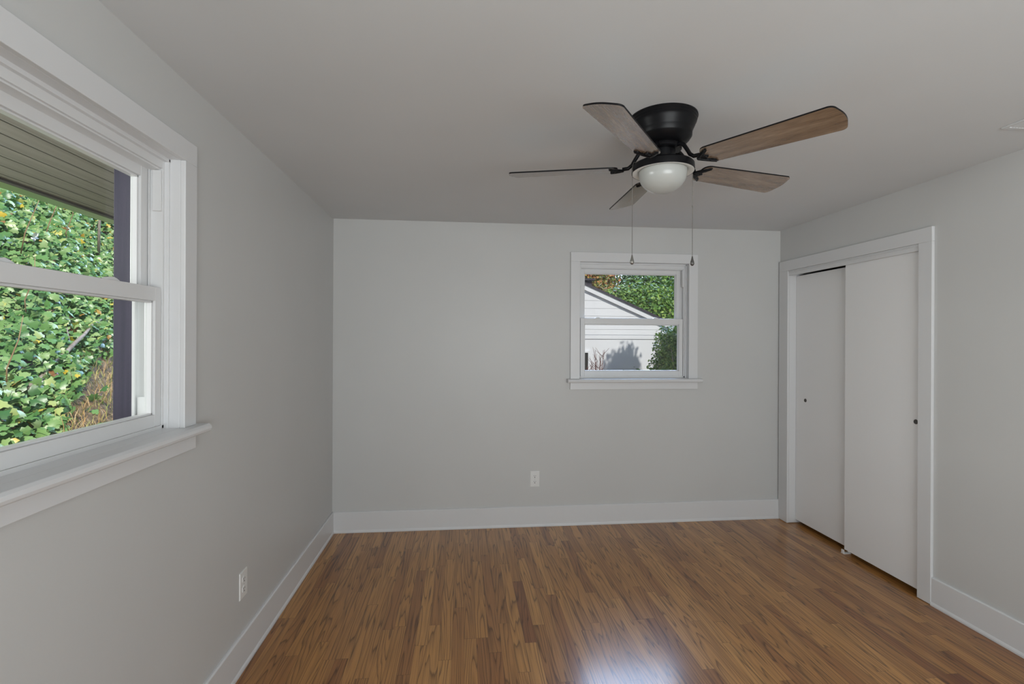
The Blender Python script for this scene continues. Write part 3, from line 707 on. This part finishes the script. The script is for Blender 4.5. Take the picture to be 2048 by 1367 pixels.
for x0_, x1_ in ((-1.0, xe), (-1.0, -3.4)):
    prism(rb, [(x0_, rake(x0_) - 0.115), (x1_, rake(x1_) - 0.115), (x1_, rake(x1_) - 0.012), (x0_, rake(x0_) - 0.012)], 'y', -0.045, -0.012)
obj('rake_board', rb, M['ext_white'], hs)
ro = B()
for x0_, x1_ in ((-1.0, xe + 0.05), (-1.0, -3.45)):
    prism(ro, [(x0_, rake(x0_) - 0.012), (x1_, rake(x1_) - 0.012), (x1_, rake(x1_) + 0.035), (x0_, rake(x0_) + 0.035)], 'y', -0.06, 4.8)
obj('roof', ro, M['shingle'], hs)
vb = B(); bx(vb, 1.50, 1.72, 0.2, 0.5, rake(1.6) + 0.0, rake(1.6) + 0.15); bx(vb, 1.45, 1.77, 0.15, 0.55, rake(1.6) + 0.15, rake(1.6) + 0.19)
obj('roof_vent', vb, M['shingle'], hs)
wd_ = B(); bx(wd_, 1.30, 1.585, -0.02, 0, 0.3, 1.23); o = obj('window', wd_, M['dark_slot'], hs)
wf = B(); bx(wf, 1.585, 1.625, -0.035, 0, 0.25, 1.27); bx(wf, 1.25, 1.585, -0.035, 0, 1.23, 1.27); obj('window_frame', wf, M['ext_white'], o)

def crown(center, radii, blobs, nl, size, shape_jit=0.5):
    cs_ = []
    for k in range(blobs):
        d = rng.normal(size=3); d /= np.linalg.norm(d); d *= rng.uniform(0.35, 0.8)
        cs_.append(np.array(center) + d * np.array(radii) * 0.85)
    cs_ = np.array(cs_); idx = rng.integers(0, blobs, nl)
    d = rng.normal(size=(nl, 3)); d /= np.linalg.norm(d, axis=1, keepdims=True)
    rr = np.array(radii) * rng.uniform(0.22, 0.45, (nl, 1)) 
    P = cs_[idx] + d * rr
    N = jitter_normals(d + np.array([0.2, -0.3, 0.5]), shape_jit)
    return P, N, rng.uniform(size[0], size[1], nl)
def plant(name, base, height, center, radii, blobs, nl, size, mat_, trunk_r, **kw):
    global rng
    rng = np.random.default_rng(int(base[0] * 100 + base[1] * 1000))
    t = empty(name, base, 0, **kw)
    P, N, s = crown(center, radii, blobs, nl, size)
    leaf_object('crown', P, N, s, OVAL, OVALT, mat_, t)
    tb = B(); c = Vector(center)
    tube(tb, [(0, 0, -0.1), (0.03 * height, 0.02, c.z * 0.4), (c.x * 0.6, c.y * 0.6, c.z * 0.8), (c.x, c.y, c.z + radii[2] * 0.4)], [trunk_r, trunk_r * 0.8, trunk_r * 0.55, trunk_r * 0.2], 8)
    for k in range(6):
        a = 2 * PI * k / 6
        tube(tb, [(c.x * 0.6, c.y * 0.6, c.z * 0.7), (c.x + radii[0] * 0.4 * math.cos(a), c.y + radii[1] * 0.4 * math.sin(a), c.z), (c.x + radii[0] * 0.75 * math.cos(a), c.y + radii[1] * 0.75 * math.sin(a), c.z + radii[2] * 0.25)], [trunk_r * 0.4, trunk_r * 0.25, trunk_r * 0.08], 6)
    obj('trunk', tb, M['bark'], t, smooth=True)
    return t
plant('green_shrub', (4.06, 9.05, -0.3), 2, (0, 0, 1.38), (0.58, 0.45, 0.95), 30, 7500, (0.045, 0.085), M['leaf_green'], 0.04, label='dense green shrub in front of the white house wall', cat='shrub')
plant('green_shrub', (3.25, 9.35, -0.3), 1.5, (0, 0, 0.85), (0.35, 0.25, 0.55), 16, 1800, (0.05, 0.09), M['leaf_dark'], 0.03, label='low shrub whose top just shows above the sill in front of the house', cat='shrub')
plant('slender_tree', (4.80, 6.8, -0.3), 5.6, (0.0, 0, 4.55), (0.62, 0.5, 1.15), 34, 7000, (0.05, 0.11), M['leaf_green'], 0.06, label='slender tree standing beside the neighbour house wall', cat='tree')
specs = [(9.6, 21.5, 5.6, 'leaf_dark', 'dark tree filling the gap behind the trees at the window edge'),
         (1.6, 18.0, 5.0, 'leaf_dark', 'dark green tree behind the roof vent'),
         (5.0, 20.0, 5.6, 'leaf_autumn', 'tall orange tree between the two nearest trees behind the house'),
         (3.9, 18.5, 5.6, 'leaf_autumn', 'orange tinged autumn tree rising behind the white house roof'),
         (6.3, 17.0, 3.9, 'leaf_green', 'bright green tree beyond the low end of the roof'),
         (7.4, 20.0, 5.2, 'leaf_dark', 'dark green tree behind the bright green one'),
         (5.4, 21.5, 5.4, 'leaf_green', 'tall green tree farthest behind the house'),
         (8.6, 17.5, 4.6, 'leaf_green', 'green tree at the right of the row behind the house'),
         (3.0, 21.0, 5.0, 'leaf_autumn', 'reddish tree above the high end of the roof')]
for x_, y_, h_, mt_, lb in specs:
    plant('tree', (x_, y_, -0.3), h_, (0, 0, h_ * 0.58), (1.9, 1.6, h_ * 0.52), 70, 17000, (0.08, 0.17), M[mt_], 0.13, label=lb, cat='tree', group='trees behind the house')
bs = empty('bare_shrub', (2.27, 8.3, -0.3), 0, label='bare dark red twiggy shrub in the corner of the far window', cat='shrub')
tw = B(); rnd = random.Random(3)
for k in range(22):
    a = rnd.uniform(0, 2 * PI); l = rnd.uniform(1.1, 1.66); s = rnd.uniform(0.05, 0.36)
    p1 = Vector((s * 0.4 * math.cos(a), s * 0.4 * math.sin(a), l * 0.5)); p2 = Vector((s * math.cos(a), s * math.sin(a), l))
    tube(tw, [(0, 0, 0), p1, p2], [0.010, 0.007, 0.003], 6)
    for q in range(3):
        f = rnd.uniform(0.45, 0.95); pm = p1.lerp(p2, f); b2 = pm + Vector((rnd.uniform(-0.16, 0.16), rnd.uniform(-0.1, 0.1), rnd.uniform(0.05, 0.2)))
        tube(tw, [pm, b2], [0.0045, 0.002], 5)
obj('twigs', tw, M['twig'], bs, smooth=True)
